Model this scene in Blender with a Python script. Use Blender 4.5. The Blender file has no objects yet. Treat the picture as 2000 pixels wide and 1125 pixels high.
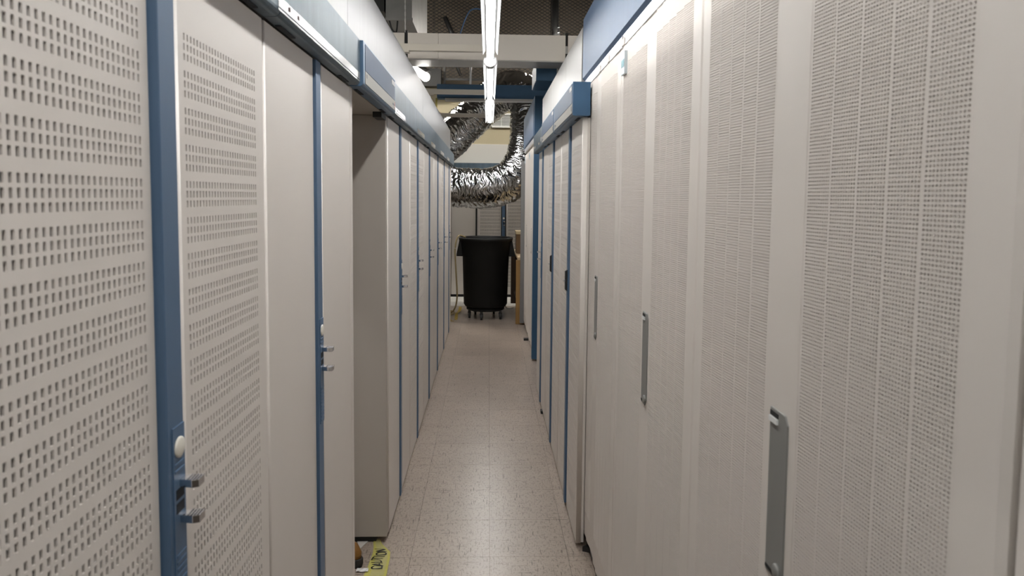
import bpy, bmesh, math, random
from mathutils import Vector, Matrix, noise
random.seed(7)
PI = math.pi
SC = bpy.context.scene
COL = SC.collection

# ------------------------------------------------------------------ camera
def make_camera():
    yaw, pitch, roll, h = 0.03462508, 0.06798102, 0.00975619, 1.413
    cy, sy, cp, sp = math.cos(yaw), math.sin(yaw), math.cos(pitch), math.sin(pitch)
    fwd = Vector((sy*cp, cy*cp, -sp)); right = Vector((cy, -sy, 0)); down = fwd.cross(right)
    cr, sr = math.cos(roll), math.sin(roll)
    r2 = cr*right - sr*down; d2 = cr*down + sr*right
    m = Matrix((r2, -d2, -fwd)).transposed().to_4x4(); m.translation = Vector((0, 0, h))
    cd = bpy.data.cameras.new('camera'); co = bpy.data.objects.new('camera', cd); COL.objects.link(co)
    co.matrix_world = m
    cd.sensor_width = 36; cd.lens = 1333/2000*36; cd.shift_y = -87.5/2000
    cd.clip_start = 0.02; cd.clip_end = 60
    cd.dof.use_dof = True; cd.dof.focus_distance = 4.2; cd.dof.aperture_fstop = 9.0
    SC.camera = co
make_camera()

# ------------------------------------------------------------------ world, light levels, exposure
LAMP = 66.0            # emission of the aisle strip lights
LAMP_CROSS = 150.0      # strip lights over the cross aisle at the far end
LAMP_SIDE_FILL = 55.0       # unseen strip lights added over the neighbouring aisles to brighten the soffit
w = bpy.data.worlds.new('world'); SC.world = w; w.use_nodes = True
w.node_tree.nodes['Background'].inputs[0].default_value = (0.5, 0.52, 0.55, 1)
w.node_tree.nodes['Background'].inputs[1].default_value = 0.02
vs = SC.view_settings
vs.view_transform = 'Standard'; vs.look = 'None'; vs.gamma = 1; vs.use_curve_mapping = False
vs.exposure = 0.0

# ------------------------------------------------------------------ materials
MATS = {}
def mat(name, col, rough=.5, metal=0, spec=.5, noise_amt=0.0, noise_scale=(6, 6, 6), bump=0.0, bump_scale=400, rnd=0.0, emit=None, coat=0):
    m = bpy.data.materials.new(name); m.use_nodes = True
    nt = m.node_tree; b = nt.nodes['Principled BSDF']; L = nt.links.new
    b.inputs['Base Color'].default_value = (*col, 1); b.inputs['Roughness'].default_value = rough
    b.inputs['Metallic'].default_value = metal; b.inputs['Specular IOR Level'].default_value = spec
    if coat: b.inputs['Coat Weight'].default_value = coat
    if emit: 
        b.inputs['Emission Color'].default_value = (*emit[0], 1); b.inputs['Emission Strength'].default_value = emit[1]
    if noise_amt or bump:
        geo = nt.nodes.new('ShaderNodeNewGeometry')
    if noise_amt:
        mp = nt.nodes.new('ShaderNodeMapping'); mp.inputs['Scale'].default_value = noise_scale
        L(geo.outputs['Position'], mp.inputs['Vector'])
        n = nt.nodes.new('ShaderNodeTexNoise'); n.inputs['Scale'].default_value = 1; n.inputs['Detail'].default_value = 5
        L(mp.outputs[0], n.inputs['Vector'])
        r = nt.nodes.new('ShaderNodeMapRange'); r.inputs[1].default_value = .3; r.inputs[2].default_value = .7
        r.inputs[3].default_value = 1-noise_amt; r.inputs[4].default_value = 1+noise_amt
        L(n.outputs['Fac'], r.inputs[0])
        h = nt.nodes.new('ShaderNodeHueSaturation'); h.inputs['Color'].default_value = (*col, 1)
        L(r.outputs[0], h.inputs['Value']); L(h.outputs[0], b.inputs['Base Color'])
    if bump:
        n2 = nt.nodes.new('ShaderNodeTexNoise'); n2.inputs['Scale'].default_value = bump_scale; n2.inputs['Detail'].default_value = 3
        L(geo.outputs['Position'], n2.inputs['Vector'])
        bp = nt.nodes.new('ShaderNodeBump'); bp.inputs['Strength'].default_value = bump; bp.inputs['Distance'].default_value = .002
        L(n2.outputs['Fac'], bp.inputs['Height']); L(bp.outputs[0], b.inputs['Normal'])
    MATS[name] = m
    return m
BEIGE = (.615, .575, .53)
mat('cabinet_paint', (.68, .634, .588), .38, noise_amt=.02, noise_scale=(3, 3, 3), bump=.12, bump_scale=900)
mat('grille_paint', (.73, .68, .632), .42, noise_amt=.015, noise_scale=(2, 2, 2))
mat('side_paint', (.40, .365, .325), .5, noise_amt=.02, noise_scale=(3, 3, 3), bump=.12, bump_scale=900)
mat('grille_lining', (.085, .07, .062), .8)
mat('mesh_lining', (.46, .375, .325), .8)
mat('blue_paint', (.075, .135, .225), .42, noise_amt=.03, noise_scale=(4, 4, 4), bump=.1, bump_scale=900)
mat('header_blue', (.058, .112, .205), .45, metal=.1, noise_amt=.05, noise_scale=(30, 30, 2), bump=.08, bump_scale=900)
mat('dark_blue', (.028, .085, .165), .5, noise_amt=.03, noise_scale=(4, 4, 4))
mat('sign_blue', (.030, .062, .122), .5, noise_amt=.03, noise_scale=(4, 40, 4))
mat('trim_blue', (.085, .155, .25), .35)
mat('galvanised', (.078, .118, .152), .40, metal=.4, noise_amt=.16, noise_scale=(25, 25, 3), bump=.15, bump_scale=250)
mat('silver_tape', (.62, .62, .62), .22, metal=.8, noise_amt=.10, noise_scale=(20, 30, 20))
mat('fascia_white', (.25, .25, .255), .40, metal=.55, noise_amt=.04, noise_scale=(40, 40, 1.5))
mat('fascia_paint', (.37, .363, .35), .4, noise_amt=.02, noise_scale=(4, 20, 2))
mat('end_white', (.86, .84, .79), .5)
mat('rail_metal', (.72, .74, .80), .28, metal=.5, noise_amt=.05, noise_scale=(8, 8, 8))
mat('cream', (.72, .69, .61), .5)
mat('cream_label', (.30, .29, .26), .5)
mat('white_sticker', (.45, .45, .45), .5)
mat('red_print', (.55, .12, .08), .5)
mat('grey_print', (.12, .13, .15), .5)
mat('hole_brown', (.05, .02, .015), .8)
mat('chrome', (.78, .78, .80), .14, metal=1)
mat('black_plastic', (.013, .013, .014), .5, bump=.1, bump_scale=300)
mat('can_black', (.008, .008, .008), .6, spec=.25, noise_amt=.15, noise_scale=(10, 10, 10), bump=.2, bump_scale=150)
mat('black_gap', (.008, .008, .008), .8)
mat('recess_shade', (.006, .010, .016), .7)  # near-black that paints the shade inside slots and pockets
mat('latch_grey', (.225, .225, .215), .45, noise_amt=.03, noise_scale=(8, 8, 8))
mat('teal_plate', (.10, .30, .36), .35)
mat('plate_silver', (.55, .62, .66), .3, metal=.4)
mat('toe_grey', (.17, .19, .21), .5)
mat('beam_beige', (.72, .67, .61), .6, noise_amt=.03, noise_scale=(3, 3, 3), bump=.1, bump_scale=300)
mat('strut_beige', (.70, .65, .57), .45)
mat('strip_metal', (.55, .54, .52), .4, metal=.6)
mat('black_metal', (.012, .012, .012), .45)
mat('sheet_metal', (.24, .235, .23), .42, metal=.6, noise_amt=.12, noise_scale=(5, 5, 5))
mat('wall_tan', (.33, .29, .20), .8, noise_amt=.04, noise_scale=(2, 2, 2))
mat('wall_dark', (.05, .045, .04), .9)
mat('ceiling_dark', (.05, .043, .036), .9)
mat('wall_brown', (.13, .105, .08), .9, noise_amt=.1, noise_scale=(2, 2, 2))
mat('mesh_black', (.010, .009, .008), .6)
mat('vent_white', (.75, .76, .75), .5)
mat('lamp_white', (.80, .80, .80), .4)
mat('lamp_grey', (.42, .42, .43), .4, metal=.3)
mat('lens', (.9, .9, .9), .4, emit=((1, .99, .97), LAMP))
mat('lens_wing', (.22, .22, .22), .4, emit=((1, .985, .955), LAMP*.006))
mat('lens_cross', (.9, .9, .9), .4, emit=((1, .95, .86), LAMP_CROSS))
mat('lens_side_fill', (.9, .9, .9), .4, emit=((1, .98, .94), LAMP_SIDE_FILL))
mat('lens_bulkhead', (.9, .9, .9), .4, emit=((1, .97, .92), 5.0))
mat('yellow_tape', (.46, .43, .10), .3, coat=.3, bump=.5, bump_scale=60)
mat('pale_tape', (.42, .39, .17), .28, coat=.4, bump=.5, bump_scale=60)
mat('black_ink', (.008, .008, .008), .5)
mat('barrier_yellow', (.85, .58, .06), .5)
mat('boot_leather', (.22, .10, .018), .5, noise_amt=.15, noise_scale=(30, 30, 30), bump=.2, bump_scale=120)
mat('boot_sole', (.012, .010, .009), .6)
mat('paper', (.55, .53, .50), .7)
mat('clear_scrap', (.75, .75, .75), .1, coat=.5)
mat('hose_tan', (.36, .28, .14), .5)
mat('cable_white', (.6, .58, .54), .5)
mat('cable_blue', (.05, .13, .30), .5)
mat('wood_oak', (.30, .17, .055), .5, noise_amt=.18, noise_scale=(30, 30, 2))
mat('wood_dark', (.055, .028, .014), .5, noise_amt=.15, noise_scale=(30, 30, 2))
mat('table_top', (.45, .33, .20), .4)
mat('cardboard', (.135, .075, .032), .75, noise_amt=.06, noise_scale=(20, 20, 4))
mat('cardboard_lid', (.50, .40, .24), .75)
mat('yellow_rod', (.70, .60, .15), .4)

def foil_mat():
    m = mat('foil', (.46, .46, .46), .11, metal=1)
    nt = m.node_tree; L = nt.links.new; b = nt.nodes['Principled BSDF']
    geo = nt.nodes.new('ShaderNodeNewGeometry')
    n = nt.nodes.new('ShaderNodeTexNoise'); n.inputs['Scale'].default_value = 40; n.inputs['Detail'].default_value = 3
    n.inputs['Distortion'].default_value = .8
    L(geo.outputs['Position'], n.inputs['Vector'])
    bp = nt.nodes.new('ShaderNodeBump'); bp.inputs['Strength'].default_value = .35; bp.inputs['Distance'].default_value = .01
    L(n.outputs['Fac'], bp.inputs['Height']); L(bp.outputs[0], b.inputs['Normal'])
foil_mat()

def tile_mat(name, ca, cb):
    m = mat(name, (.5, .45, .4), .29)
    nt = m.node_tree; L = nt.links.new; b = nt.nodes['Principled BSDF']
    geo = nt.nodes.new('ShaderNodeNewGeometry'); info = nt.nodes.new('ShaderNodeObjectInfo')
    def nz(scale, detail=4, mapscale=None, rot=0, dist=0):
        v = geo.outputs['Position']
        if mapscale:
            mp = nt.nodes.new('ShaderNodeMapping'); mp.inputs['Scale'].default_value = mapscale
            mp.inputs['Rotation'].default_value = (0, 0, rot); L(v, mp.inputs['Vector']); v = mp.outputs[0]
        n = nt.nodes.new('ShaderNodeTexNoise'); n.inputs['Scale'].default_value = scale
        n.inputs['Detail'].default_value = detail; n.inputs['Distortion'].default_value = dist
        L(v, n.inputs['Vector']); return n.outputs['Fac']
    def rng(x, a, b_, c=0, d=1):
        r = nt.nodes.new('ShaderNodeMapRange'); r.inputs[1].default_value = a; r.inputs[2].default_value = b_
        r.inputs[3].default_value = c; r.inputs[4].default_value = d; L(x, r.inputs[0]); return r.outputs[0]
    def mix(f, a, c):
        mx = nt.nodes.new('ShaderNodeMix'); mx.data_type = 'RGBA'
        L(f, mx.inputs['Factor'])
        for s, k in ((a, 6), (c, 7)):
            if isinstance(s, tuple): mx.inputs[k].default_value = (*s, 1)
            else: L(s, mx.inputs[k])
        return mx.outputs[2]
    c = mix(rng(nz(5, 2), .3, .7), ca, cb)
    c = mix(rng(nz(150, 1, (1, .30, 1)), .56, .68, 0, .55), c, (.12, .095, .078))
    c = mix(rng(nz(260, 1, (.30, 1, 1)), .58, .68, 0, .55), c, (.09, .072, .058))
    c = mix(rng(nz(150, 1, (1, .08, 1), .5), .66, .72, 0, .75), c, (.07, .053, .042))
    c = mix(rng(nz(150, 1, (.08, 1, 1), -.3), .67, .73, 0, .75), c, (.07, .053, .042))
    c = mix(rng(nz(55, 3, (1, .6, 1), .2), .72, .78, 0, .7), c, (.065, .05, .04))
    hs = nt.nodes.new('ShaderNodeHueSaturation'); L(c, hs.inputs['Color'])
    L(rng(info.outputs['Random'], 0, 1, .955, 1.04), hs.inputs['Value'])
    L(hs.outputs[0], b.inputs['Base Color'])
    bp = nt.nodes.new('ShaderNodeBump'); bp.inputs['Strength'].default_value = .18; bp.inputs['Distance'].default_value = .004
    L(nz(12, 1), bp.inputs['Height']); L(bp.outputs[0], b.inputs['Normal'])
tile_mat('floor_tile_vinyl', (.325, .267, .222), (.355, .293, .246))
tile_mat('floor_tile_white', (.62, .61, .58), (.66, .65, .62))
mat('floor_joint', (.10, .08, .066), .8)

# ------------------------------------------------------------------ mesh builder
class MB:
    def __init__(s): s.v = []; s.f = []; s.m = []; s.k = {}; s.sm = []
    def p(s, x, y, z):
        key = (round(x, 6), round(y, 6), round(z, 6)); i = s.k.get(key)
        if i is None: i = len(s.v); s.k[key] = i; s.v.append((x, y, z))
        return i
    def face(s, pts, mi=0, sm=False):
        ids = []
        for q in pts:
            i = s.p(*q)
            if i not in ids: ids.append(i)
        if len(ids) > 2: s.f.append(ids); s.m.append(mi); s.sm.append(sm)
    def box(s, x0, x1, y0, y1, z0, z1, mi=0):
        a = [(x0,y0,z0),(x1,y0,z0),(x1,y1,z0),(x0,y1,z0),(x0,y0,z1),(x1,y0,z1),(x1,y1,z1),(x0,y1,z1)]
        for q in ((3,2,1,0),(4,5,6,7),(0,1,5,4),(1,2,6,5),(2,3,7,6),(3,0,4,7)): s.face([a[i] for i in q], mi)
        return s
    def prism(s, poly, a, b, axis='x', mi=0, sm=False):
        def P(q, t): return {'x': (t, q[0], q[1]), 'y': (q[0], t, q[1]), 'z': (q[0], q[1], t)}[axis]
        n = len(poly)
        for i in range(n):
            q, r = poly[i], poly[(i+1) % n]
            s.face([P(q, a), P(r, a), P(r, b), P(q, b)], mi, sm)
        s.face([P(q, a) for q in reversed(poly)], mi); s.face([P(q, b) for q in poly], mi)
        return s
    def lathe(s, prof, cx=0, cy=0, n=24, mi=0, sm=True, cap=True):
        for j in range(len(prof)-1):
            (r0, z0), (r1, z1) = prof[j], prof[j+1]
            for i in range(n):
                a, b = 2*PI*i/n, 2*PI*(i+1)/n
                s.face([(cx+r0*math.cos(a), cy+r0*math.sin(a), z0), (cx+r0*math.cos(b), cy+r0*math.sin(b), z0),
                        (cx+r1*math.cos(b), cy+r1*math.sin(b), z1), (cx+r1*math.cos(a), cy+r1*math.sin(a), z1)], mi, sm)
        if cap:
            for r, z in (prof[0], prof[-1]):
                if r > 1e-5: s.face([(cx+r*math.cos(2*PI*i/n), cy+r*math.sin(2*PI*i/n), z) for i in range(n)], mi)
        return s
    def tube(s, path, rad, n=8, mi=0, sm=True):
        pts = [Vector(q) for q in path]; rings = []
        up = Vector((0, 0, 1))
        for i, q in enumerate(pts):
            t = (pts[min(i+1, len(pts)-1)] - pts[max(i-1, 0)]).normalized()
            u = t.cross(up)
            if u.length < .05: u = t.cross(Vector((1, 0, 0)))
            u.normalize(); v = t.cross(u); r = rad[i] if isinstance(rad, (list, tuple)) else rad
            rings.append([tuple(q + r*(math.cos(2*PI*k/n)*u + math.sin(2*PI*k/n)*v)) for k in range(n)])
        for a, b in zip(rings, rings[1:]):
            for k in range(n): s.face([a[k], a[(k+1) % n], b[(k+1) % n], b[k]], mi, sm)
        s.face(rings[0], mi); s.face(list(reversed(rings[-1])), mi)
        return s
    def build(s, name, mats, parent=None, loc=None, rotz=0, bevel=0, kind=None, label=None):
        me = bpy.data.meshes.new(name); me.from_pydata(s.v, [], s.f)
        if isinstance(mats, str): mats = [mats]
        for m in mats: me.materials.append(MATS[m])
        me.polygons.foreach_set('material_index', s.m); me.polygons.foreach_set('use_smooth', s.sm)
        bm = bmesh.new(); bm.from_mesh(me); bmesh.ops.recalc_face_normals(bm, faces=bm.faces); bm.to_mesh(me); bm.free()
        me.update()
        o = bpy.data.objects.new(name, me); COL.objects.link(o)
        if parent: o.parent = parent
        if loc: o.location = loc
        o.rotation_euler.z = rotz
        if bevel:
            b = o.modifiers.new('bevel', 'BEVEL'); b.width = bevel; b.segments = 2; b.limit_method = 'ANGLE'
        if kind: o['kind'] = kind
        if label: o['label'] = label
        return o

def smooth_path(pts, n=8):
    pts = [Vector(p) for p in pts]; out = []
    P = [pts[0]*2-pts[1]] + pts + [pts[-1]*2-pts[-2]]
    for i in range(1, len(P)-2):
        a, b, c, d = P[i-1:i+3]
        for k in range(n):
            t = k/n
            out.append(.5*((2*b)+(c-a)*t+(2*a-5*b+4*c-d)*t*t+(3*b-a-3*c+d)*t**3))
    out.append(pts[-1]); return out

def tag(o, label, cat, group=None):
    o['label'] = label; o['category'] = cat
    if group: o['group'] = group
    return o
def thing(name, label, cat, loc=(0, 0, 0), rotz=0, group=None):
    o = bpy.data.objects.new(name, None); COL.objects.link(o)
    o.empty_display_size = .1; o.location = loc; o.rotation_euler.z = rotz
    return tag(o, label, cat, group)
def copy_tree(o, parent=None):
    c = o.copy(); COL.objects.link(c)
    if parent: c.parent = parent
    for ch in list(o.children): copy_tree(ch, c)
    return c
def struct(o): o['kind'] = 'structure'; return o
LEFT, RIGHT = PI/2, -PI/2           # a front (local -y) turned to the aisle from the left / right row
XL, XR, XB = -.405, .362, .400      # front planes: left row, low right row, tall right row

# ------------------------------------------------------------------ room shell
fl = struct(MB().box(-4, 4, -2.5, 11, -.12, -.003).build('floor', 'floor_joint'))
T = .3085
tm = MB().box(.0006, T-.0006, .0006, T-.0006, -.003, 0)
t0 = t1 = None
for i in range(-3, 3):
    for j in range(-3, 24):
        if t0 is None: t0 = tm.build('floor_tile', 'floor_tile_vinyl', fl, bevel=0); o = t0
        elif j == 20 and t1 is None: t1 = tm.build('floor_tile', 'floor_tile_white', fl); o = t1
        else: o = (t1 if j >= 20 else t0).copy(); COL.objects.link(o)
        o.location = (.0135+i*T, 2.594+j*T, 0)
struct(MB().box(-4.2, -4, -2.5, 11, 0, 4.7).build('wall_left', 'wall_dark'))
struct(MB().box(4, 4.2, -2.5, 11, 0, 4.7).build('wall_right', 'wall_dark'))
struct(MB().box(-4, 4, -2.7, -2.5, 0, 4.7).build('wall_front', 'wall_tan'))
struct(MB().box(-4, 4, 11, 11.2, 3.12, 4.7).build('wall_back', 'wall_brown'))
struct(MB().box(-4, 4, 10.9, 11.2, 0, 3.12).build('wall_back', 'wall_tan'))
struct(MB().box(-4.2, 4.2, -2.7, 11.2, 4.7, 4.9).build('ceiling', 'ceiling_dark'))

# ------------------------------------------------------------------ low computer cabinets (765 mm wide, two doors and a blue centre post)
W = .765; DZ0, DZ1 = .016, 1.724
def arc(cx, cy, r, a0, a1, n=4): return [(cx+r*math.cos(a0+(a1-a0)*i/n), cy+r*math.sin(a0+(a1-a0)*i/n)) for i in range(n+1)]
def door_mesh(x0, x1, r0, r1, slots=None, th=.020):
    mb = MB()
    left = [(x0, th)] + arc(x0+r0, r0, r0, PI, 1.5*PI)          # (x, y): y = 0 is the front
    right = arc(x1-r1, r1, r1, 1.5*PI, 2*PI) + [(x1, th)]
    for prof in (left, right):
        for (a, b), (c, d) in zip(prof, prof[1:]): mb.face([(a, b, DZ0), (c, d, DZ0), (c, d, DZ1), (a, b, DZ1)], 0, True)
    top = left + right
    mb.face([(x, y, DZ1) for x, y in top]); mb.face([(x, y, DZ0) for x, y in reversed(top)])
    xa, xb = x0+r0, x1-r1
    if not slots:
        mb.face([(xa, 0, DZ0), (xb, 0, DZ0), (xb, 0, DZ1), (xa, 0, DZ1)]); return mb
    s0, ncol = slots; pit, sw, sh, rp, gp = .0104, .0047, .0090, .0131, .0488
    xs = [xa]; 
    for i in range(ncol): xs += [s0+i*pit, s0+i*pit+sw]
    xs.append(xb)
    zs = []; g = 0
    while 1.625-g*gp-2*rp-sh > .10:
        for r in range(3): t = 1.625-g*gp-r*rp; zs += [t, t-sh]
        g += 1
    zs = [DZ1] + zs + [DZ0]; zs.reverse()
    for j in range(len(zs)-1):
        za, zb = zs[j], zs[j+1]
        for i in range(len(xs)-1):
            xl, xr = xs[i], xs[i+1]
            if i % 2 == 1 and j % 2 == 1:
                d = .0022
                for (ax, az), (bx, bz) in (((xl, za), (xl, zb)), ((xr, za), (xr, zb)), ((xl, za), (xr, za)), ((xl, zb), (xr, zb))):
                    mb.face([(ax, 0, az), (bx, 0, bz), (bx, d, bz), (ax, d, az)])
            else: mb.face([(xl, 0, za), (xr, 0, za), (xr, 0, zb), (xl, 0, zb)])
    return mb
A0, A1, B0, B1 = .003, .348, .407, .762
PC0, PC1 = .3505, .3945              # centre post
def make_lever():
    mb = MB(); pr = [(.010, .002), (.014, -.008), (.018, -.024), (.013, -.034), (-.013, -.034), (-.018, -.024), (-.014, -.008), (-.010, .002)]
    mb.prism([(x*.62, y*.80) for x, y in pr], -.005, .005, 'z')
    for k in range(5): y = -.012-.0038*k; mb.box(-.0085, .0085, y-.0011, y+.0011, .005, .0064)
    return mb
def make_cabinet(kind, latch, label, post_out=.006):
    r = thing('computer_cabinet', label, 'cabinet')
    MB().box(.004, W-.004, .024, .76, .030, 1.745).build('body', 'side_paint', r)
    MB().box(.012, W-.012, .030, .70, 0, .030).build('plinth', 'black_gap', r)
    perf = kind == 'perforated'
    for x0, x1, r0, r1, s0 in ((A0, A1, .006, .004, .050), (B0, B1, .018, .004, .442)):
        d = door_mesh(x0, x1, r0, r1, (s0, 27) if perf else None).build('door', 'cabinet_paint', r)
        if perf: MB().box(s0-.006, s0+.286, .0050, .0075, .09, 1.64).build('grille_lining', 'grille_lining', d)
    po = post_out
    post = MB().box(PC0, PC1, -po, .024, DZ0, DZ1).build('center_post', 'blue_paint', r, bevel=.0015)
    cx = (PC0+PC1)/2+.004
    if latch == 'lever':
        pl = MB().box(cx-.016, cx+.016, -po-.0018, -po, .865, 1.118)
        for k in range(24):
            z = .872+k*.0085
            if z < .955 or 1.055 < z < 1.072: pl.box(cx-.013, cx+.013, -po-.003, -po-.0016, z, z+.0035)
        pl.build('latch_plate', 'blue_paint', post, kind='stuff')
        bd = MB().lathe([(0, 0), (.0135, 0), (.0135, .002), (.011, .0032), (0, .0032)], n=20, cap=False).build('badge', 'cream', post)
        bd.rotation_euler = (PI/2, 0, 0); bd.location = (cx, -po-.0015, 1.090)
        for z in (1.043, .996):
            l = make_lever().build('lever', 'chrome', post, loc=(cx+.006, -po, z), bevel=.0012)
        for z in (1.030, 1.012):
            MB().box(cx-.011, cx+.011, -po-.0022, -po-.001, z-.0065, z+.0065).build('painted_pocket', 'recess_shade', post)  # black box on the plate paints the shade of a pocket
    else:
        h = MB().prism([(-po, .99), (-po-.010, .998), (-po-.010, 1.082), (-po, 1.09)], cx-.014, cx+.010, 'x').build('bar_handle', 'black_plastic', post, bevel=.002)
        MB().box(cx-.018, cx+.004, -po-.015, -po, 1.034, 1.042).build('handle_catch', 'lamp_grey', post)
    return r
LROW = [   # near end Y, kind, label
    (.490, 'perforated', 'pale grey computer cabinet with two slotted doors, nearest on the left'),
    (1.255, 'plain', 'pale grey plain-door computer cabinet just before the gap in the left row'),
    (2.760, 'plain', 'pale grey plain-door computer cabinet whose bare side faces the gap on the left'),
    (3.525, 'perforated', 'pale grey slotted-door computer cabinet second beyond the gap in the left row'),
    (4.290, 'plain', 'pale grey plain-door computer cabinet third beyond the gap in the left row'),
    (5.055, 'plain', 'pale grey plain-door computer cabinet fourth beyond the gap in the left row'),
    (5.820, 'perforated', 'pale grey slotted-door computer cabinet second from the far end of the left row'),
    (6.585, 'plain', 'pale grey plain-door computer cabinet ending the left row beside the silver duct')]
protos = {}
def put_cabinet(kind, latch, label, loc, rot, group, post_out=.006):
    k = (kind, latch, post_out)
    if k not in protos: o = protos[k] = make_cabinet(kind, latch, label, post_out)
    else: o = copy_tree(protos[k])
    o.location = loc; o.rotation_euler.z = rot; tag(o, label, 'cabinet', group)
    return o
lrow_objs = []
for i, (y, kind, label) in enumerate(LROW):
    o = put_cabinet(kind, 'lever', label, (XL, y, 0), LEFT, 'cabinets in the left row', .010 if i == 0 else .006)
    lrow_objs.append(o)
RROW = [(4.955, 'plain', 'lever', 'pale plain-door computer cabinet ending the low right row by the blue end panel'),
        (4.190, 'perforated', 'bar', 'pale grey slotted-door computer cabinet in the middle of the low right row'),
        (3.425, 'perforated', 'bar', 'pale grey slotted-door computer cabinet on the right beside the tall mesh-door cabinets')]
right_objs = []
for yf, kind, latch, label in RROW:
    right_objs.append(put_cabinet(kind, latch, label, (XR, yf, 0), RIGHT, 'cabinets in the low right row'))
er = [(-.935, 'plain', 'pale computer cabinet with plain doors on the far wall left of the waste bin'),
      (-.165, 'perforated', 'pale computer cabinet with slotted doors on the far wall right behind the waste bin')]
erow_objs = []
for x, kind, label in er:
    o = put_cabinet(kind, 'lever', label, (x, 9.56, .02), 0, 'cabinets along the far wall')
    erow_objs.append((o, kind))
for i, o in enumerate(lrow_objs):          # end pieces, once all the copies are made
    if i == 1: MB().box(W, W+.034, 0, .74, .016, 1.73).build('end_panel', 'cabinet_paint', o, bevel=.003)
    if i == 2:
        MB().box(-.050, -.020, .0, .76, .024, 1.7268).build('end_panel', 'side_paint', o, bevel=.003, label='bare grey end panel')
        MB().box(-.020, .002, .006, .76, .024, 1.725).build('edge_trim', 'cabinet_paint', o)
        MB().box(-.040, .0, .045, .70, 0, .030).build('end_plinth', 'black_gap', o)
for o, kind in erow_objs:
    MB().box(W-.012, W+.012, -.006, -.0005, .0, 1.724).build('gap_strip', 'black_gap', o)  # black strip over the joint paints the dark gap between cabinets
    MB().box(0, W, .004, .023, -.02, .014).build('black_sill', 'black_gap', o)
    for xa in (.3450, .4010): MB().box(xa-.0055, xa+.0055, -.0068, .02, .016, 1.724).build('black_edge', 'black_gap', o)
body_cut = [ch for ch in right_objs[2].children if ch.name.startswith('body')][0]
new = MB().box(.004, .470, .024, .76, .030, 1.745).build('body', 'side_paint', right_objs[2]); bpy.data.objects.remove(body_cut)
cutp = [ch for ch in right_objs[2].children if ch.name.startswith('plinth')][0]
new = MB().box(.012, .470, .030, .70, 0, .030).build('plinth', 'black_gap', right_objs[2]); bpy.data.objects.remove(cutp)
MB().box(W-.012, W-.003, .0205, .031, .020, 1.722).build('side_return', 'cabinet_paint', right_objs[2])

# ------------------------------------------------------------------ tall cabinets with corrugated mesh doors (right)
TW = .796; SP = .0565; GZ0, GZ1 = .062, 1.858
def mesh_strip():
    v = []; f = []; sm = []
    hp, rz = .0045, .00442; u0 = .0035; nr = int((1.805-.16)/rz); nh = 11; z0 = .16; RU, RZ = .00178, .00118
    def Y(u): return -.0058*(1-u/SP)
    def add(u, y, z): v.append((u, y, z)); return len(v)-1
    cor = [[add(u0+i*hp, Y(u0+i*hp), z0+j*rz) for i in range(nh+1)] for j in range(nr+1)]
    for j in range(nr):
        for i in range(nh):
            cu, cz = u0+(i+.5)*hp, z0+(j+.5)*rz
            ring = []; back = []
            for k in range(8):
                a = PI/8+k*PI/4; u, z = cu+RU*math.cos(a), cz+RZ*math.sin(a)
                ring.append(add(u, Y(u), z)); back.append(add(u, Y(u)+.0014, z))
            c = [cor[j][i+1], cor[j+1][i+1], cor[j+1][i], cor[j][i]]    # lower right, upper right, upper left, lower left
            # ring verts: 0 right-up,1 up-right,2 up-left,3 left-up,4 left-low,5 low-left,6 low-right,7 right-low
            f.append([c[0], c[1], ring[0], ring[7]]); f.append([c[1], ring[1], ring[0]])
            f.append([c[1], c[2], ring[2], ring[1]]); f.append([c[2], ring[3], ring[2]])
            f.append([c[2], c[3], ring[4], ring[3]]); f.append([c[3], ring[5], ring[4]])
            f.append([c[3], c[0], ring[6], ring[5]]); f.append([c[0], ring[7], ring[6]])
            for k in range(8): f.append([ring[k], ring[(k+1) % 8], back[(k+1) % 8], back[k]])
    zt = z0+nr*rz; ue = u0+nh*hp
    a = {}
    for u in (0, u0, ue, SP):
        for z in (GZ0, z0, zt, GZ1):
            if u in (u0, ue) and z in (z0, zt): a[u, z] = cor[0 if z == z0 else nr][0 if u == u0 else nh]
            else: a[u, z] = add(u, Y(u), z)
    us, zs = (0, u0, ue, SP), (GZ0, z0, zt, GZ1)
    for i in range(3):
        for j in range(3):
            if i == 1 and j == 1: continue
            f.append([a[us[i], zs[j]], a[us[i+1], zs[j]], a[us[i+1], zs[j+1]], a[us[i], zs[j+1]]])
    for ua, ub in ((0, 0), (SP, SP)):                                  # returns at both long edges
        q = [add(ua, .0035, z) for z in (GZ0, GZ1)]
        f.append([a[ua, GZ0], a[ua, z0], a[ua, zt], a[ua, GZ1], q[1], q[0]])
    me = bpy.data.meshes.new('mesh_strip'); me.from_pydata(v, [], f); me.materials.append(MATS['grille_paint']); me.update()
    return me
STRIP = mesh_strip()
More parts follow.
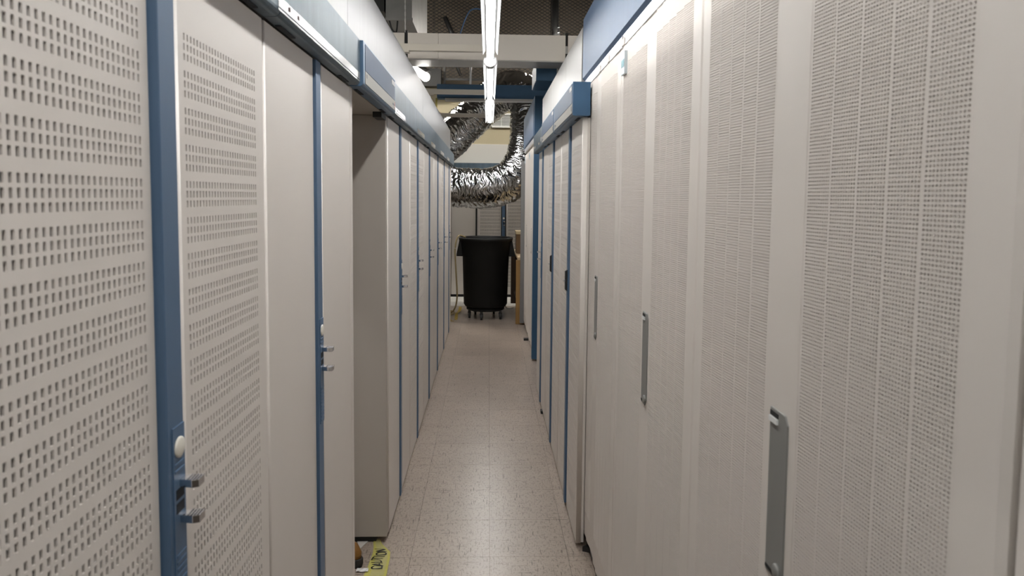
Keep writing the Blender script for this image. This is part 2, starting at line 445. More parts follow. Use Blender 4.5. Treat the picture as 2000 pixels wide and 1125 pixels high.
def make_tall(label):
    r = thing('tall_cabinet', label, 'cabinet')
    MB().box(.003, TW-.003, .026, .80, .062, 1.862).build('body', 'side_paint', r)
    MB().box(0, TW, .014, .75, 0, .060).build('plinth', 'toe_grey', r)
    for u0, u1, s0 in ((.002, .448, .060), (.4505, .795, .455)):
        s1 = s0+5*SP
        d = MB()
        d.prism([(u0, .022), (u0, .002), (u0+.002, 0), (s0, 0), (s0, .022)], GZ0, GZ1, 'z')
        d.prism([(s1, .022), (s1, 0), (u1-.008, 0), (u1, .004), (u1, .022)], GZ0, GZ1, 'z')
        d.box(s0, s1, .016, .022, GZ0, GZ1)
        door = d.build('door', 'grille_paint', r)
        MB().box(s0, s1, .0060, .0075, .10, 1.84).build('mesh_lining', 'mesh_lining', door)
        for k in range(5):
            o = bpy.data.objects.new('mesh_strip', STRIP); COL.objects.link(o); o.parent = door; o.location = (s0+k*SP, 0, 0)
        if u0 < .1:
            lt = MB(); lt.prism([(.364, .888), (.404, .888), (.420, .906), (.420, 1.112), (.412, 1.124), (.364, 1.124)], -.0022, .004, 'y')
            lt.build('latch', 'latch_grey', door, bevel=.0015, label='grey flush latch')
            MB().box(.3665, .392, -.0032, -.0021, 1.113, 1.1195).build('latch_gap', 'black_gap', door)
            MB().box(.3665, .392, -.0050, -.0021, 1.1045, 1.112).build('latch_tab', 'vent_white', door)
            MB().box(.3665, .392, -.0030, -.0021, .893, .898).build('latch_slot', 'black_gap', door)
            lk = MB().lathe([(0, 0), (.0105, 0), (.0105, .003), (.0085, .0045), (0, .0045)], n=20, cap=False).build('lock', 'latch_grey', door)
            lk.rotation_euler = (PI/2, 0, 0); lk.location = (.405, -.0020, .905)
            MB().box(.052, .098, -.0115, .0, 1.772, 1.838).build('name_plate', 'plate_silver', door, bevel=.001)
            MB().box(.056, .094, -.0122, -.0112, 1.794, 1.815).build('plate_band', 'teal_plate', door)
    return r
tall = [(.489, 'tall cabinet with pale mesh doors, only its far edge showing at the right picture edge'),
        (1.293, 'tall pale mesh-door cabinet with the large grey latch, nearest the camera on the right'),
        (2.089, 'tall pale mesh-door cabinet second on the right, teal name plate at its top'),
        (2.885, 'tall pale mesh-door cabinet third on the right, next to the low cabinets'),
        (6.656, 'tall pale mesh-door cabinet just behind the blue end wall down the right side'),
        (7.452, 'tall pale mesh-door cabinet farthest on the right, before the oak table')]
tp = None; tall_objs = []
for i, (yf, label) in enumerate(tall):
    if tp is None: o = tp = make_tall(label)
    else: o = copy_tree(tp)
    tag(o, label, 'cabinet', 'tall mesh-door cabinets')
    o.location = (XB if i < 4 else .397, yf, 0); o.rotation_euler.z = RIGHT
    tall_objs.append(o)
for i, o in enumerate(tall_objs):
    if i == 3: MB().box(-.034, 0, 0, .80, .062, 1.862).build('end_panel', 'grille_paint', o, bevel=.002)
    if i == 5: MB().box(-.040, -.004, -.045, .4, .02, 1.80).build('end_post', 'fascia_white', o)

# long headers over the tall cabinets
def tall_header(label, y0, y1, x, zb, zt, railx, group):
    r = thing('blue_header', label, 'header', (x, y0, zb), 0, group)
    MB().prism([(0, .010), (.009, 0), (.50, 0), (.50, zt-zb), (.006, zt-zb), (0, zt-zb-.006)], 0, y1-y0, 'y').build('panel', 'header_blue', r)
    rl = MB(); rl.box(railx-x, railx-x+.35, 0, y1-y0, -.034, -.001)
    rail = rl.build('rail', 'rail_metal', r)
    MB().box(railx-x+.004, railx-x+.3, .003, y1-y0-.003, -.042, -.034).build('seal_strip', 'beam_beige', rail)
    return r, rail
hr, rail = tall_header('long blue header panel above the near tall mesh-door cabinets', -.30, 2.925, .394, 1.905, 2.168, .403, 'blue headers over the tall cabinets')
for ya in (1.56, 2.36, 2.62, 2.80): MB().box(.006, .0095, ya, ya+.03, -.034, -.014).build('rail_mark', 'beam_beige', rail)
for ya in (2.39, 1.59): MB().box(.0055, .0095, ya, ya+.004, -.042, -.002).build('rail_joint', 'lamp_grey', rail)
tall_header('short blue header panel above the far tall cabinets by the silver duct', 5.86, 7.49, .376, 1.925, 2.255, .386, 'blue headers over the tall cabinets')
tag(MB().box(.380, 1.15, 5.80, 5.858, .015, 2.262).build('blue_end_panel', 'dark_blue', bevel=.003), 'dark blue full-height end panel standing past the low right cabinets', 'panel')

# ------------------------------------------------------------------ fascia panels above the low rows
fz0, fz1 = 1.735, 2.105
for i, (a, b) in enumerate(((-.30, 2.03), (2.03, 4.29), (4.29, 7.30))):
    tag(MB().box(-.4285, -.412, a+.001, b-.001, fz0, fz1).build('fascia_panel', 'fascia_white', bevel=.002),
        ['white fascia panel above the nearest left cabinets', 'white fascia panel above the gap in the left row', 'white fascia panel over the far end of the left row'][i], 'fascia', 'white fascia panels')
for i, (a, b) in enumerate(((2.93, 3.535), (3.535, 4.365), (4.365, 5.06))):
    tag(MB().box(.390, .43, a+.001, b-.001, fz0+.06, fz1+.025).build('fascia_panel', 'fascia_paint', bevel=.002),
        ['white fascia panel beside the near blue header on the right', 'middle white fascia panel above the low right cabinets', 'white fascia panel nearest the blue end wall on the right'][i], 'fascia', 'white fascia panels')
tag(MB().box(-1.6, 2.2, 9.60, 9.66, 1.86, 2.14).build('fascia_panel', 'end_white', bevel=.002), 'long white fascia panel over the cabinets on the far wall', 'fascia', 'white fascia panels')

# ------------------------------------------------------------------ rails and sign boxes under the fascias
def rail_profile(out, z0=1.728, z1=1.855, back=.0):
    r = .013
    pts = [(back, z1), (-out, z1)]
    pts += [(-out+r+r*math.cos(a), z0+r+r*math.sin(a)) for a in [PI+i*PI/8 for i in range(5)]]
    return pts + [(back, z0)]
def slots_under(parent, L, z=1.728):
    for xa in (.06, L-.16): MB().box(xa, xa+.10, -.014, -.004, z-.0022, z+.001).build('painted_slot', 'recess_shade', parent)  # dark boxes, slightly proud, paint the shade of openings in the underside
def rail_segment(label, L, tape, group, origin, rot, tapez=1.742):
    r = thing('header_rail', label, 'rail', origin, rot, group)
    b = MB().prism(rail_profile(.034, back=-.002), 0, L, 'x').build('channel', 'galvanised', r)
    slots_under(b, L)
    if tape:
        a, c = tape
        MB().box(a, c, -.0356, -.0338, tapez, tapez+.019).build('tape_strip', 'silver_tape', r, label='shiny silver tape')
        MB().box(a, c, -.0350, -.0338, tapez-.006, tapez-.002).build('tape_edge', 'silver_tape', r)
        tp_ = r.children[1]
        for k in (.06, .12): MB().box(a+k, a+k+.009, -.0362, -.0355, tapez+.007, tapez+.014).build('rivet_hole', 'hole_brown', tp_)
    return r
def sign_box(label, L, origin, rot, group, flip=False):
    r = thing('sign_box', label, 'sign', origin, rot, group)
    b = MB().prism(rail_profile(.042, 1.726, 1.857, .022 if flip else -.001), .004, L-.004, 'x').build('housing', 'trim_blue', r, bevel=.002)
    slots_under(b, L, 1.726)
    y0, y1 = -.0432, -.0415
    face = MB().box(.03, L-.02, y0, y1, 1.776, 1.851).build('face_panel', 'sign_blue', r)
    st = MB().box(.03, L-.02, y0, y1, 1.738, 1.774).build('label_strip', 'cream_label', r)
    if not flip:
        MB().box(L-.11, L-.03, y0-.0006, y0, 1.826, 1.843).build('sticker', 'white_sticker', face)
        MB().box(L-.030, L-.026, y0-.0006, y0, 1.744, 1.770).build('red_mark', 'red_print', st)
        MB().box(L-.085, L-.036, y0-.0006, y0, 1.753, 1.760).build('print_mark', 'grey_print', st)
        MB().box(.05, .058, y0-.0006, y0, 1.757, 1.768).build('print_mark', 'grey_print', st)
    else:
        MB().box(L-.10, L-.03, y0-.0006, y0, 1.828, 1.843).build('sticker', 'white_sticker', face)
        MB().box(L-.045, L-.032, y0-.0006, y0, 1.748, 1.765).build('print_mark', 'grey_print', st)
        MB().box(.05, .062, y0-.0006, y0, 1.746, 1.764).build('print_mark', 'grey_print', st)
        MB().box(.068, .12, y0-.0006, y0, 1.751, 1.758).build('print_mark', 'grey_print', st)
    return r
g = 'galvanised rails over the left row'
LX = XL
def lrail(y0, L, tape, label): rail_segment(label, L, tape, g, (LX, y0, 0), LEFT)
lrail(-.28, 1.529, None, 'galvanised blue-grey rail above the nearest slotted cabinet on the left')
lrail(1.252, .745, (-.02, .735), 'galvanised rail with long silver tape just before the left sign box')
sign_box('blue sign box with cream strip bridging the gap in the left row', .68, (LX, 2.002, 0), LEFT, 'blue sign boxes')
names = ['first', 'second', 'third', 'fourth', 'fifth']
for i in range(5):
    lrail(2.692+i*.845, .843, (.03, .36+.05*(i % 2)), 'galvanised rail with silver tape, ' + names[i] + ' beyond the left sign box')
lrail(2.692+5*.845, .385, None, 'short untaped galvanised rail at the far end of the left row')
sign_box('blue sign box at the near end of the low right row', .765, (XR, 3.410, 0), RIGHT, 'blue sign boxes', True)
sign_box('blue sign box in the middle of the low right row', .785, (XR, 4.197, 0), RIGHT, 'blue sign boxes', True)
rr = rail_segment('short galvanised rail on the right beside the blue end panel', .86, None, 'galvanised rails', (XR, 5.06, 0), RIGHT)
for a, c in ((.05, .22), (.50, .60)): MB().box(a, c, -.0356, -.0338, 1.756, 1.772).build('tape_strip', 'silver_tape', rr)
MB().box(.68, .74, -.0352, -.0338, 1.765, 1.79).build('sticker', 'white_sticker', rr)
rail_segment('teal grey rail above the cabinets on the far wall', 3.0, None, 'galvanised rails', (-1.4, 9.56, .02), 0)
# near end cap of the right sign box is dark blue
MB().box(.7625, .766, -.041, .026, 1.728, 1.856).build('end_cap', 'dark_blue', [o for o in bpy.data.objects if o.get('label') == 'blue sign box at the near end of the low right row'][0])
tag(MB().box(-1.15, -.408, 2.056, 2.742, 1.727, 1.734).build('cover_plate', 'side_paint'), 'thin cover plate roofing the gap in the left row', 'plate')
tag(MB().prism([(-.437, 1.706), (-.404, 1.706), (-.404, 1.7265), (-.437, 1.7265)], 2.60, 2.709, 'y').build('angle_bracket', 'black_metal'), 'black angle bracket under the left sign box against the bare cabinet side', 'bracket')

# ------------------------------------------------------------------ lights
def strip_light(label, y0, L, x=0.003, z=2.283, lens='lens', wing='lens_wing', rot=0, group='strip lights over the aisle'):
    r = thing('strip_light', label, 'light', (x, y0, z), rot, group)
    MB().box(-.026, .026, .0, L, .036, .060).build('housing', 'lamp_white', r)
    MB().box(-.0215, .0215, .34 if z < 2.5 else .03, L-.012, .032, .036).build('lens', lens, r)
    for s in (-1, 1): MB().box(s*.024-.002, s*.024+.002, .02, L-.012, .024, .036).build('lens_frame', 'lamp_grey', r)
    if z < 2.5: MB().box(-.0215, .0215, .008, .335, .028, .036).build('socket_cover', 'lamp_grey', r)
    for s in (-1, 1):
        MB().prism([(s*.0262, .036), (s*.0440, .000), (s*.0460, .000), (s*.0470, .030), (s*.0290, .050)], .02, L-.26, 'y').build('reflector', wing, r)
        tk = MB()
        for k in range(int((L-.34)/.055)): tk.box(s*.0468-.0012, s*.0468+.0012, .05+k*.055, .055+k*.055, .004, .012)
        tk.build('louver', 'lamp_grey', r, kind='stuff')
    MB().prism([(x_, z_) for x_, z_ in arc(0, .022, .040, PI, 2*PI, 10)] + [(.040, .046), (-.040, .046)], -.006, .006, 'y').build('end_plate', 'lamp_white', r)
    MB().prism(arc(0, .026, .020, PI, 3*PI, 14)[:-1], -.010, -.006, 'y').build('end_socket', 'lamp_grey', r)
    if z > 2.5:
        for y in (.2, L-.2): MB().box(-.005, .005, y-.005, y+.005, .05, 4.7-z).build('hanger', 'black_metal', r)
    return r
P = 1.955
labs = ['strip light well behind the camera', 'strip light above and behind the camera, its end at the top picture edge', 'nearest long bright strip light at the top of the picture',
        'second bright strip light along the aisle, before the blue beam', 'farthest and smallest bright strip light in front of the silver duct']
for i, y in enumerate((4.555-3*P, 4.555-2*P, 4.555-P, 4.565, 6.515)): strip_light(labs[i], y, P-.02 if i < 4 else 1.93)
for x, lb in ((-1.95, 'strip light over the cross aisle hidden to the left of the duct'), (.62, 'strip light over the cross aisle hidden to the right of the duct')):
    strip_light(lb, 9.36, 1.4, x, 3.30, 'lens_cross', 'lens_cross', -PI/2, 'strip lights over the cross aisle')
for x, y, lb in ((-2.0, .1, 'nearer unseen strip light added over the next aisle on the left'), (-2.0, 2.2, 'farther unseen strip light added over the next aisle on the left'),
                 (2.2, .1, 'nearer unseen strip light added over the next aisle on the right'), (2.2, 2.2, 'farther unseen strip light added over the next aisle on the right')):
    strip_light(lb, y, 1.95, x, 2.78, 'lens_side_fill', 'lens_side_fill', 0, 'added strip lights over the neighbouring aisles')  # out-of-view lamps, added to lift the soffit and struts
# beige struts the lights hang from
for i, (y, z) in enumerate(((4.50, 2.345), (6.46, 2.360), (8.42, 2.375))):
    t = thing('light_strut', ['nearest beige strut holding the strip lights, crossing in front of the soffit', 'middle beige strut crossing in front of the blue beam', 'farthest beige strut crossing in front of the silver duct'][i], 'strut', (0, y, z), 0, 'beige light struts')
    MB().box(-1.4, .03, -.02, .02, 0, .044).build('channel', 'strut_beige', t, bevel=.002)
    MB().box(-.60, -.52, -.03, .03, -.012, -.001).build('clamp_plate', 'strut_beige', t)
    MB().box(-.575, -.548, -.02, .02, -.028, -.012).build('clamp_nut', 'strip_metal', t)
b = thing('bulkhead_lamp', 'small bright bulkhead lamp above the left fascia', 'lamp', (-.500, 5.10, 2.315))
lm = MB(); lm.tube(smooth_path([(-.055, .06, .038), (-.03, .03, .024), (.02, -.03, -.026), (.045, -.06, -.050)], 3), [.025, .029, .031, .032, .033, .033, .033, .034, .033, .026], 14)
lm.build('lens', 'lens_bulkhead', b)
MB().tube([(-.06, .09, .070), (.0, .02, .022), (.05, -.03, -.022)], [.035, .037, .035], 14).build('housing', 'sheet_metal', b)
MB().tube([(-.055, .07, .055), (-.06, -.02, .075), (-.06, -.144, .075)], .008, 8).build('hanger', 'black_metal', b)

# ------------------------------------------------------------------ overhead beams and ducts
s = thing('soffit_beam', 'beige boxed beam crossing the aisle above the lights', 'beam', (0, 4.72, 2.332))
for x0, x1 in ((-1.5, -.578), (-.556, -.350), (-.349, .516), (.532, 1.4)):
    MB().box(x0+.0006, x1-.0006, 0, .205, .010 if x0 != -.349 else .008, .180).build('cladding_panel', 'beam_beige', s, bevel=.001)
for x0, x1 in ((-1.5, -.35), (-.349, 1.4)):
    MB().box(x0, x1, .002, .235, 0, .010).build('bottom_strip', 'strip_metal', s)
for x in (-.567, .524): MB().box(x-.011, x+.011, .012, .03, .02, .20).build('hanger_strap', 'black_metal', s)
for x in (-.567, .524): MB().box(x-.010, x+.010, .006, .012, .06, .11).build('strap_plate', 'strip_metal', s)
tag(MB().box(-.51, .62, 6.72, 6.84, 2.362, 2.496).build('blue_beam', 'dark_blue', bevel=.003), 'blue beam crossing high over the far part of the aisle', 'beam')
tag(MB().box(-.43, .50, 6.70, 6.80, 2.338, 2.360).build('beam_flange', 'strip_metal'), 'bare metal strip under the blue beam', 'strip')
t = thing('blue_trunking', 'blue box trunking hanging behind the soffit above the right row', 'trunking', (.336, 4.96, 2.247))
MB().prism([(0, 0), (.145, 0), (.145, .145), (0, .145)], 0, .46, 'y').build('casing', 'dark_blue', t, bevel=.002)
MB().box(-.003, 0, .0, .46, .002, .145).build('lit_side', 'header_blue', t)  # lighter blue sheet paints the light on the aisle-side face
tag(MB().tube([(.49, 5.0, 2.36), (.492, 5.1, 2.18), (.492, 5.12, 2.10)], .008, 8).build('conduit', 'lamp_white'), 'pale conduit dropping beside the blue trunking on the right', 'conduit')
for k, (xa, za) in enumerate(((.51, 2.35), (.525, 2.34))):
    tag(MB().tube(smooth_path([(xa, 4.97, za), (xa+.02, 5.1, 2.25), (xa+.04, 5.2, 2.12)], 4), .006, 6).build('power_cable', 'black_plastic'),
        ['black cable just right of the pale conduit', 'outer black cable right of the pale conduit'][k], 'cable', 'cables by the trunking')
h = thing('air_duct', 'grey sheet metal air duct at the top left of the ceiling', 'duct', (-.556, 4.98, 2.664))
MB().box(-.185, 0, .0, 1.2, 0, .50).build('casing', 'sheet_metal', h, bevel=.002)
MB().box(-.19, .006, -.004, .012, -.006, .012).build('flange', 'sheet_metal', h)
MB().box(-.60, -.20, .02, 1.2, .06, .6).build('side_box', 'black_metal', h)
tag(MB().tube(smooth_path([(-.66, 5.0, 2.664), (-.67, 5.0, 2.58), (-.70, 5.0, 2.60), (-.72, 5.0, 2.664)], 4), .006, 6).build('black_wire', 'black_plastic'), 'black wire loop under the grey air duct', 'wire')
ch = MB()
for k in range(14):
    z = 2.53+k*.022; ch.box(-.5745-(.004 if k % 2 else .002), -.5745+(.004 if k % 2 else .002), 4.733-(.002 if k % 2 else .004), 4.733+(.002 if k % 2 else .004), z-.013, z+.013)
tag(ch.build('hanging_chain', 'strip_metal'), 'hanging chain in front of the grey air duct', 'chain')
# dark pipes and rods above the soffit
pp = thing('black_pipe', 'black pipe hanging before the mesh at the upper right', 'pipe', (.90, 9.6, 3.5))
MB().tube([(.05, 0, 0), (.0, 0, .3), (.0, 0, 1.19)], .05, 10).build('pipe', 'black_metal', pp)
MB().tube([(-.03, 0, 0), (-.005, 0, .27)], .03, 8).build('pipe_hanger', 'black_metal', pp)
for z in (.10, .17, .24): MB().tube([(.03, -.052, z), (.06, -.05, z+.008)], .006, 6).build('pipe_clip', 'strip_metal', pp)
tag(MB().tube([(-.49, 10.515, 3.68), (-.68, 10.515, 4.10)], .034, 8).build('brace_rod', 'black_metal'), 'black diagonal brace rod before the mesh left of the strip light', 'rod')
tag(MB().tube([(-.44, 10.52, 3.24), (-.58, 10.52, 3.55)], .022, 8).build('brace_rod', 'black_metal'), 'small black diagonal rod seen under the soffit', 'rod')
tag(MB().tube(smooth_path([(-.215, 4.83, 2.508), (-.17, 4.83, 2.64), (-.13, 4.83, 2.70), (-.06, 4.83, 2.70), (.0, 4.83, 2.62), (.02, 4.83, 2.508)], 5), .0045, 6).build('blue_cable', 'cable_blue'), 'thin blue cable looped high beside the strip light', 'cable')
tag(MB().tube([(-.185, 6.72, 2.50), (-.183, 6.72, 2.75)], .011, 8).build('hanger_rod', 'lamp_white'), 'white threaded rod above the blue beam', 'rod')
tag(MB().tube([(-.515, 6.72, 2.36), (-.515, 6.72, 2.20)], .010, 8).build('yellow_rod', 'yellow_rod'), 'yellow rod hanging from the left end of the blue beam', 'rod')
# expanded metal screen
ms = MB(); cw, chh = .084, .0500; X0, X1, Z0, Z1 = -1.9, 1.7, 3.20, 4.60; Ym = 10.55
ni, nj = int((X1-X0)/(cw/2)), int((Z1-Z0)/(chh/2))
for i in range(ni):
    for j in range(nj):
        up = (i+j) % 2 == 0
        xa, xb = X0+i*cw/2, X0+(i+1)*cw/2; za = Z0+j*chh/2+(0 if up else chh/2); zb = Z0+j*chh/2+(chh/2 if up else 0)
        t_ = .0052
        ms.face([(xa, Ym, za-t_), (xb, Ym, zb-t_), (xb, Ym, zb+t_), (xa, Ym, za+t_)]); ms.face([(xa, Ym, za-t_), (xb, Ym, zb-t_), (xb, Ym+.01, zb-t_), (xa, Ym+.01, za-t_)])
sc = thing('mesh_screen', 'dark expanded metal screen high on the far wall', 'screen', (0, 0, 0))
ms.build('expanded_metal', 'mesh_black', sc, kind='stuff')
fr = MB().box(X0, X1, Ym-.01, Ym+.02, Z0-.03, Z0).build('bottom_frame', 'black_metal', sc)
MB().box(-.70, -.67, Ym-.03, Ym+.02, 3.0, 3.5).build('frame_post', 'black_metal', sc)
tag(MB().box(-1.3, -.72, 10.30, 10.50, 3.04, 3.30).build('dark_box', 'black_gap'), 'black box high on the far wall left of the mesh', 'box')
# register
v = thing('air_register', 'white louvered air register on the tan far wall', 'vent', (.27, 10.86, 2.50))
for a in ((-.25, .25, 0, .02), (-.25, .25, .20, .22), (-.25, -.23, 0, .22), (.23, .25, 0, .22)): MB().box(a[0], a[1], -.02, .03, a[2], a[3]).build('frame_bar', 'vent_white', v)
for k in range(7): MB().prism([(-.012, .028+k*.024), (.012, .036+k*.024), (.012, .040+k*.024), (-.012, .032+k*.024)], -.23, .23, 'x').build('fin', 'vent_white', v)
for x in (-.08, .08): MB().box(x-.004, x+.004, -.014, .012, .02, .20).build('mullion', 'vent_white', v)
MB().box(-.23, .23, .022, .028, .02, .20).build('backing', 'sheet_metal', v)

# ------------------------------------------------------------------ flexible silver duct
def flex(path, rad, name, amp, seed, nseg=14, nt=110):
    pts = smooth_path(path, nseg); L = [0]
    for a, b_ in zip(pts, pts[1:]): L.append(L[-1]+(b_-a).length)
    n = int(L[-1]/.006); P_ = []; j = 0                                # even steps
    for i in range(n+1):
        s_ = L[-1]*i/n
        while j < len(L)-2 and L[j+1] < s_: j += 1
        t_ = (s_-L[j])/max(L[j+1]-L[j], 1e-6); P_.append(pts[j].lerp(pts[j+1], min(t_, 1)))
    verts = []; ref = Vector((0, 1, 0))
    for i, q in enumerate(P_):
        t_ = (P_[min(i+2, n)]-P_[max(i-2, 0)]).normalized(); u = (ref-t_*ref.dot(t_)).normalized(); v_ = t_.cross(u)
        s_ = L[-1]*i/n
        for k in range(nt):
            a = 2*PI*k/nt; ca, sa = math.cos(a), math.sin(a)
            wp = noise.noise(Vector((s_*4, ca*2.2, sa*2.2)))
            w1 = noise.noise(Vector((s_*30+seed+2.6*wp, ca*1.3, sa*1.3)))
            w2 = noise.noise(Vector((s_*62+4*wp, ca*2.2+seed, sa*2.2)))
            w3 = noise.noise(Vector((s_*9+seed, ca*2.6, sa*2.6)))
            w4 = 1-abs(noise.noise(Vector((s_*22+sa*2.5, ca*3+seed, sa*3))))*2
            r_ = rad*(1+amp*(1.0*w1+.85*w2+.4*w3+.35*w4))
            verts.append(q+r_*(ca*u+sa*v_))
    faces = [[i*nt+k, i*nt+(k+1) % nt, (i+1)*nt+(k+1) % nt, (i+1)*nt+k] for i in range(n) for k in range(nt)]
    me = bpy.data.meshes.new(name); me.from_pydata([tuple(q) for q in verts], [], faces); me.materials.append(MATS['foil'])
    me.polygons.foreach_set('use_smooth', [True]*len(faces)); me.update()
    o = bpy.data.objects.new(name, me); COL.objects.link(o); return o
tag(flex([(-1.95, 8.75, .0), (-1.95, 8.75, .5), (-1.85, 8.74, 1.1), (-1.5, 8.7, 1.42), (-1.0, 8.65, 1.47), (-.62, 8.62, 1.53), (-.30, 8.60, 1.518), (0, 8.60, 1.520), (.26, 8.62, 1.605), (.43, 8.66, 1.82), (.50, 8.70, 2.10), (.52, 8.76, 2.40), (.50, 8.82, 2.64), (.30, 8.88, 2.78), (.03, 8.94, 2.66), (-.30, 8.97, 2.36), (-.64, 9.0, 2.05), (-1.05, 9.0, 1.84), (-1.6, 9.0, 1.78)], .245, 'flexible_duct', .055, 3.1),
    'crumpled silver flexible duct looping down in a U above the waste bin', 'duct')

# ------------------------------------------------------------------ waste bin on a dolly
c = thing('waste_bin', 'large round black waste bin on a wheeled dolly at the end of the aisle', 'bin', (-.030, 7.95, 0))
body = [(.19, .125), (.235, .135), (.254, .165), (.270, .72), (.285, .735), (.296, .90), (.312, .905), (.316, .925), (.312, .940), (.298, .940), (.285, .90), (.264, .72), (.244, .20), (0, .19)]
MB().lathe(body, n=48, cap=True).build('barrel', 'can_black', c)
for sgn in (-1, 1):
    hm = MB()
    pr = [(.262, .905), (.306, .905), (.338, .745), (.338, .722), (.262, .722)]
    hm.prism([(sgn*x, z) for x, z in pr], -.085, .085, 'y')
    hm.build('handle', 'can_black', c, bevel=.004)
MB().lathe([(.05, .095), (.212, .095), (.222, .102), (.222, .122), (.212, .124), (.05, .124)], n=40).build('dolly', 'can_black', c)
for x, y in ((-.184, -.07), (-.044, -.215), (.173, -.140), (.10, .19), (-.12, .17)):
    k = MB(); k.box(x-.016, x+.016, y-.012, y+.012, .06, .097); k.box(x-.020, x-.015, y-.014, y+.014, .03, .075); k.box(x+.015, x+.020, y-.014, y+.014, .03, .075)
    cs = k.build('caster', 'black_metal', c)
    wh = MB().lathe([(.034, -.012), (.036, -.010), (.036, .010), (.034, .012)], n=18).build('wheel', 'black_plastic', cs)
    wh.rotation_euler = (0, PI/2, 0); wh.location = (x, y, .0365)
hose = [(-.27, 7.98, .935), (-.325, 7.95, .958), (-.362, 7.92, .93), (-.385, 7.90, .80), (-.375, 7.92, .55), (-.362, 7.95, .30), (-.372, 8.02, .16), (-.405, 8.1, .06), (-.46, 8.15, .012), (-.56, 8.12, .012), (-.53, 8.02, .012), (-.45, 8.04, .013), (-.40, 8.12, .022), (-.46, 8.2, .03), (-.6, 8.25, .012)]
tag(MB().tube(smooth_path(hose, 8), .0095, 8).build('hose', 'hose_tan'), 'tan hose hanging over the left rim of the black bin to the floor', 'hose')
def ribbon(path, width, step=.028):
    pts = smooth_path(path, 10); mb = MB(); n = len(pts)
    for i in range(n-1):
        a, b_ = pts[i], pts[i+1]; t_ = (b_-a); nrm = Vector((-t_.y, t_.x, 0)).normalized()*width/2
        t2 = (pts[min(i+2, n-1)]-a); nr2 = Vector((-t2.y, t2.x, 0)).normalized()*width/2
        if i == 0: prev = nrm
        mid = [(a-prev), a, (a+prev)]; nxt = [(b_-nr2), b_, (b_+nr2)]
        for k in range(2):
            q = [mid[k], mid[k+1], nxt[k+1], nxt[k]]
            mb.face([tuple(x) for x in q], (i+k) % 2)
            mb.face([(x.x, x.y, x.z-.0006) for x in q], (i+k) % 2)
        prev = nr2
    return mb
tag(ribbon([(-.352, 8.62, .008), (-.345, 8.5, .03), (-.35, 8.3, .012), (-.372, 8.08, .02), (-.368, 7.88, .006), (-.366, 7.74, .004)], .035).build('barrier_tape', ['barrier_yellow', 'black_ink']), 'yellow and black barrier tape on the floor left of the bin', 'tape', 'barrier tape on the floor')
tag(ribbon([(-.50, 7.90, .004), (-.455, 7.86, .006), (-.44, 7.76, .006), (-.425, 7.68, .004), (-.385, 7.66, .003)], .035).build('barrier_tape', ['barrier_yellow', 'black_ink']), 'second strand of yellow barrier tape close to the left cabinets', 'tape', 'barrier tape on the floor')
tag(MB().tube(smooth_path([(.20, 8.45, .28), (.215, 8.48, .06), (.25, 8.5, .012), (.32, 8.55, .012)], 6), .007, 8).build('white_cable', 'cable_white'), 'white cable dropping to the floor right of the bin', 'cable')

# ------------------------------------------------------------------ table and carton on the right, far end
t = thing('oak_table', 'oak table with slab end standing beyond the right row', 'table', (.308, 7.50, 0))
MB().box(.0, .7, 0, .05, .0, .715).build('end_panel', 'wood_oak', t, bevel=.002)
MB().box(.014, .74, .0, 1.16, .715, .745).build('table_top', 'table_top', t, bevel=.003)
MB().box(-.02, .7, 1.10, 1.14, .06, .715).build('back_panel', 'wood_dark', t)
MB().box(.02, .7, .06, 1.08, .2, .23).build('lower_shelf', 'wood_dark', t)
cb = thing('carton', 'brown cardboard carton with pale lid on the oak table', 'carton', (.328, 8.0, .746))
MB().box(0, .42, 0, .32, 0, .235).build('box_body', 'cardboard', cb, bevel=.002)
MB().box(-.006, .426, -.006, .326, .228, .262).build('lid', 'cardboard_lid', cb, bevel=.002)
MB().box(.05, .075, -.002, 0, .12, .155).build('print_mark', 'red_print', cb)

# ------------------------------------------------------------------ floor of the gap: caution tape, boot, scraps
tp = thing('caution_tape', 'yellow plastic tape printed CAUTION stuck to the floor in the left gap', 'tape')
mb = MB(); rows = [(2.40, -.462, -.366), (2.464, -.455, -.370), (2.52, -.450, -.372), (2.58, -.449, -.374), (2.63, -.448, -.380), (2.67, -.452, -.405), (2.70, -.458, -.424), (2.735, -.462, -.436)]
rows2 = []
for (a, b_) in zip(rows, rows[1:]):
    for k in range(4): rows2.append(tuple(a[i]+(b_[i]-a[i])*k/4 for i in range(3)))
rows2.append(rows[-1])
def tz(x, y): 
    e = max(0, (x+.415)/.05)
    return .0015+e*.0045*(1+noise.noise(Vector((x*70, y*70, 0)))*1.2)
for (ya, la, ra), (yb, lb, rb) in zip(rows2, rows2[1:]):
    for k in range(8):
        def q(y, l, r_, kk): x = l+(r_-l)*kk/8; return (x, y, tz(x, y))
        mb.face([q(ya, la, ra, k), q(ya, la, ra, k+1), q(yb, lb, rb, k+1), q(yb, lb, rb, k)], 0 if k < 2 or k > 6 else 1, True)
mb.build('tape_film', ['yellow_tape', 'pale_tape'], tp)
fc = bpy.data.curves.new('caution_text', 'FONT'); fc.body = 'CAUTION'; fc.size = .058; fc.extrude = .0002; fc.space_character = 1.0
fo = bpy.data.objects.new('caution_text', fc); COL.objects.link(fo)
bpy.context.view_layer.update()
me = bpy.data.meshes.new_from_object(fo.evaluated_get(bpy.context.evaluated_depsgraph_get())); bpy.data.objects.remove(fo); bpy.data.curves.remove(fc)
me.materials.clear(); me.materials.append(MATS['black_ink'])
xs = [v_.co.x for v_ in me.vertices]; lx = max(xs)-min(xs); 
for v_ in me.vertices:
    x, y = v_.co.x-min(xs), v_.co.y
    wx = -.397-y*1.10+.006*math.sin(x*40); wy = 2.500+x*(.150/lx)+.004*math.sin(y*120)+.010*(y/.04)
    v_.co = (wx, wy, tz(wx, wy)+.0022+v_.co.z)
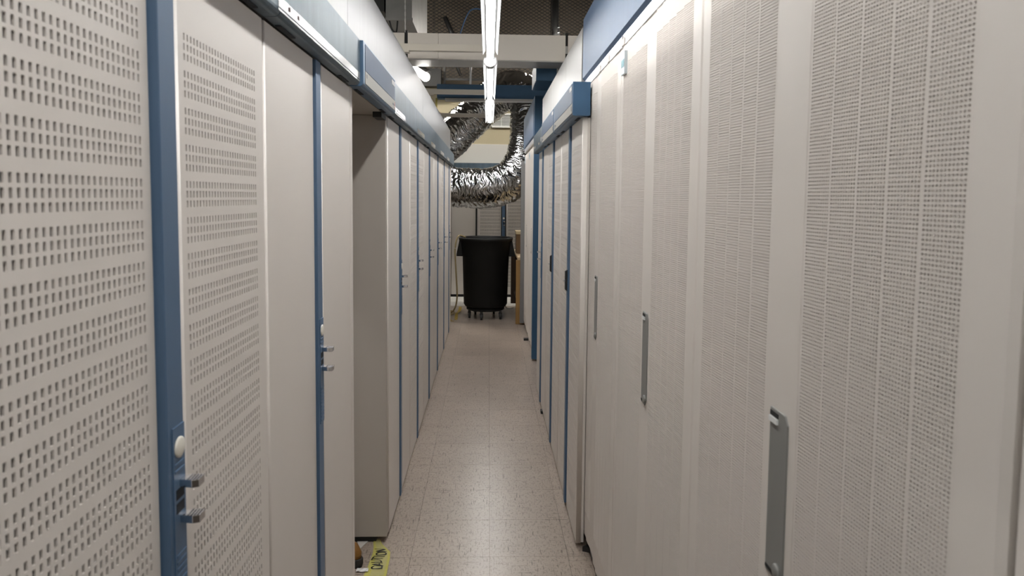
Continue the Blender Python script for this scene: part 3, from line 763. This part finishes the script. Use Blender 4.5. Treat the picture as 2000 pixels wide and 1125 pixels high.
for pg in me.polygons: pg.material_index = 0
lo = bpy.data.objects.new('lettering', me); COL.objects.link(lo); lo.parent = tp; lo['kind'] = 'stuff'; lo['label'] = 'black letters CAUTION'
bt = thing('work_boot', 'tan leather work boot with black sole in the left gap', 'boot', (-.60, 2.575, 0), -.35)
def foot(z, sc_, toe, n=28):
    pts = []
    for i in range(n):
        a = 2*PI*i/n; x, y = math.cos(a), math.sin(a)
        L = toe if x > 0 else .15
        wd = .052 if x > 0 else .040
        pts.append((x*L*sc_, y*wd*sc_*(1-.12*(x > .6)), z))
    return pts
def loft(rings, smooth=True):
    m_ = MB()
    for a, b_ in zip(rings, rings[1:]):
        n = len(a)
        for k in range(n): m_.face([a[k], a[(k+1) % n], b_[(k+1) % n], b_[k]], 0, smooth)
    m_.face(list(reversed(rings[0]))); m_.face(rings[-1]); return m_
loft([foot(0, 1, .135), foot(.012, 1.03, .135), foot(.03, 1.03, .135), foot(.034, 1.0, .135)]).build('sole', 'boot_sole', bt)
up = [foot(.034, .97, .135), foot(.055, .98, .135), foot(.078, .93, .128), foot(.092, .82, .115), foot(.102, .66, .09)]
loft(up).build('toe_cap', 'boot_leather', bt)
sh = []
for z, x, r_ in ((.05, -.08, .05), (.10, -.07, .056), (.15, -.075, .050), (.22, -.08, .052), (.24, -.08, .052)): sh.append([(x+1.25*r_*math.cos(2*PI*i/20), r_*math.sin(2*PI*i/20), z) for i in range(20)])
loft(sh).build('shaft', 'boot_leather', bt)
tag(MB().prism([(-.505, 2.66), (-.478, 2.735), (-.53, 2.73)], .0005, .002, 'z').build('paper_scrap', 'paper'), 'white paper scrap on the floor beside the boot', 'paper')
cs = MB()
for i in range(5):
    for j in range(3):
        def q(a, b_): return (-.488+a*.009, 2.488+b_*.008, .001+.004*(1+noise.noise(Vector((a*1.7, b_*2.1, 4)))))
        cs.face([q(i, j), q(i+1, j), q(i+1, j+1), q(i, j+1)])
tag(cs.build('plastic_scrap', 'clear_scrap'), 'crinkled clear plastic scrap on the floor before the boot', 'scrap')
tag(MB().prism([(.385, 2.63), (.425, 2.61), (.425, 2.66)], .0, .02, 'z').build('rubber_wedge', 'black_plastic'), 'small black rubber wedge at the foot of the tall cabinets', 'wedge')
tag(MB().box(.350, .366, 4.36, 4.41, .0, .018).build('floor_catch', 'black_plastic'), 'black floor catch at the foot of the low right cabinets', 'catch')
tag(MB().box(.355, .40, 6.63, 6.68, .0, .02).build('floor_catch', 'black_plastic'), 'black floor catch at the foot of the far tall cabinets', 'catch')
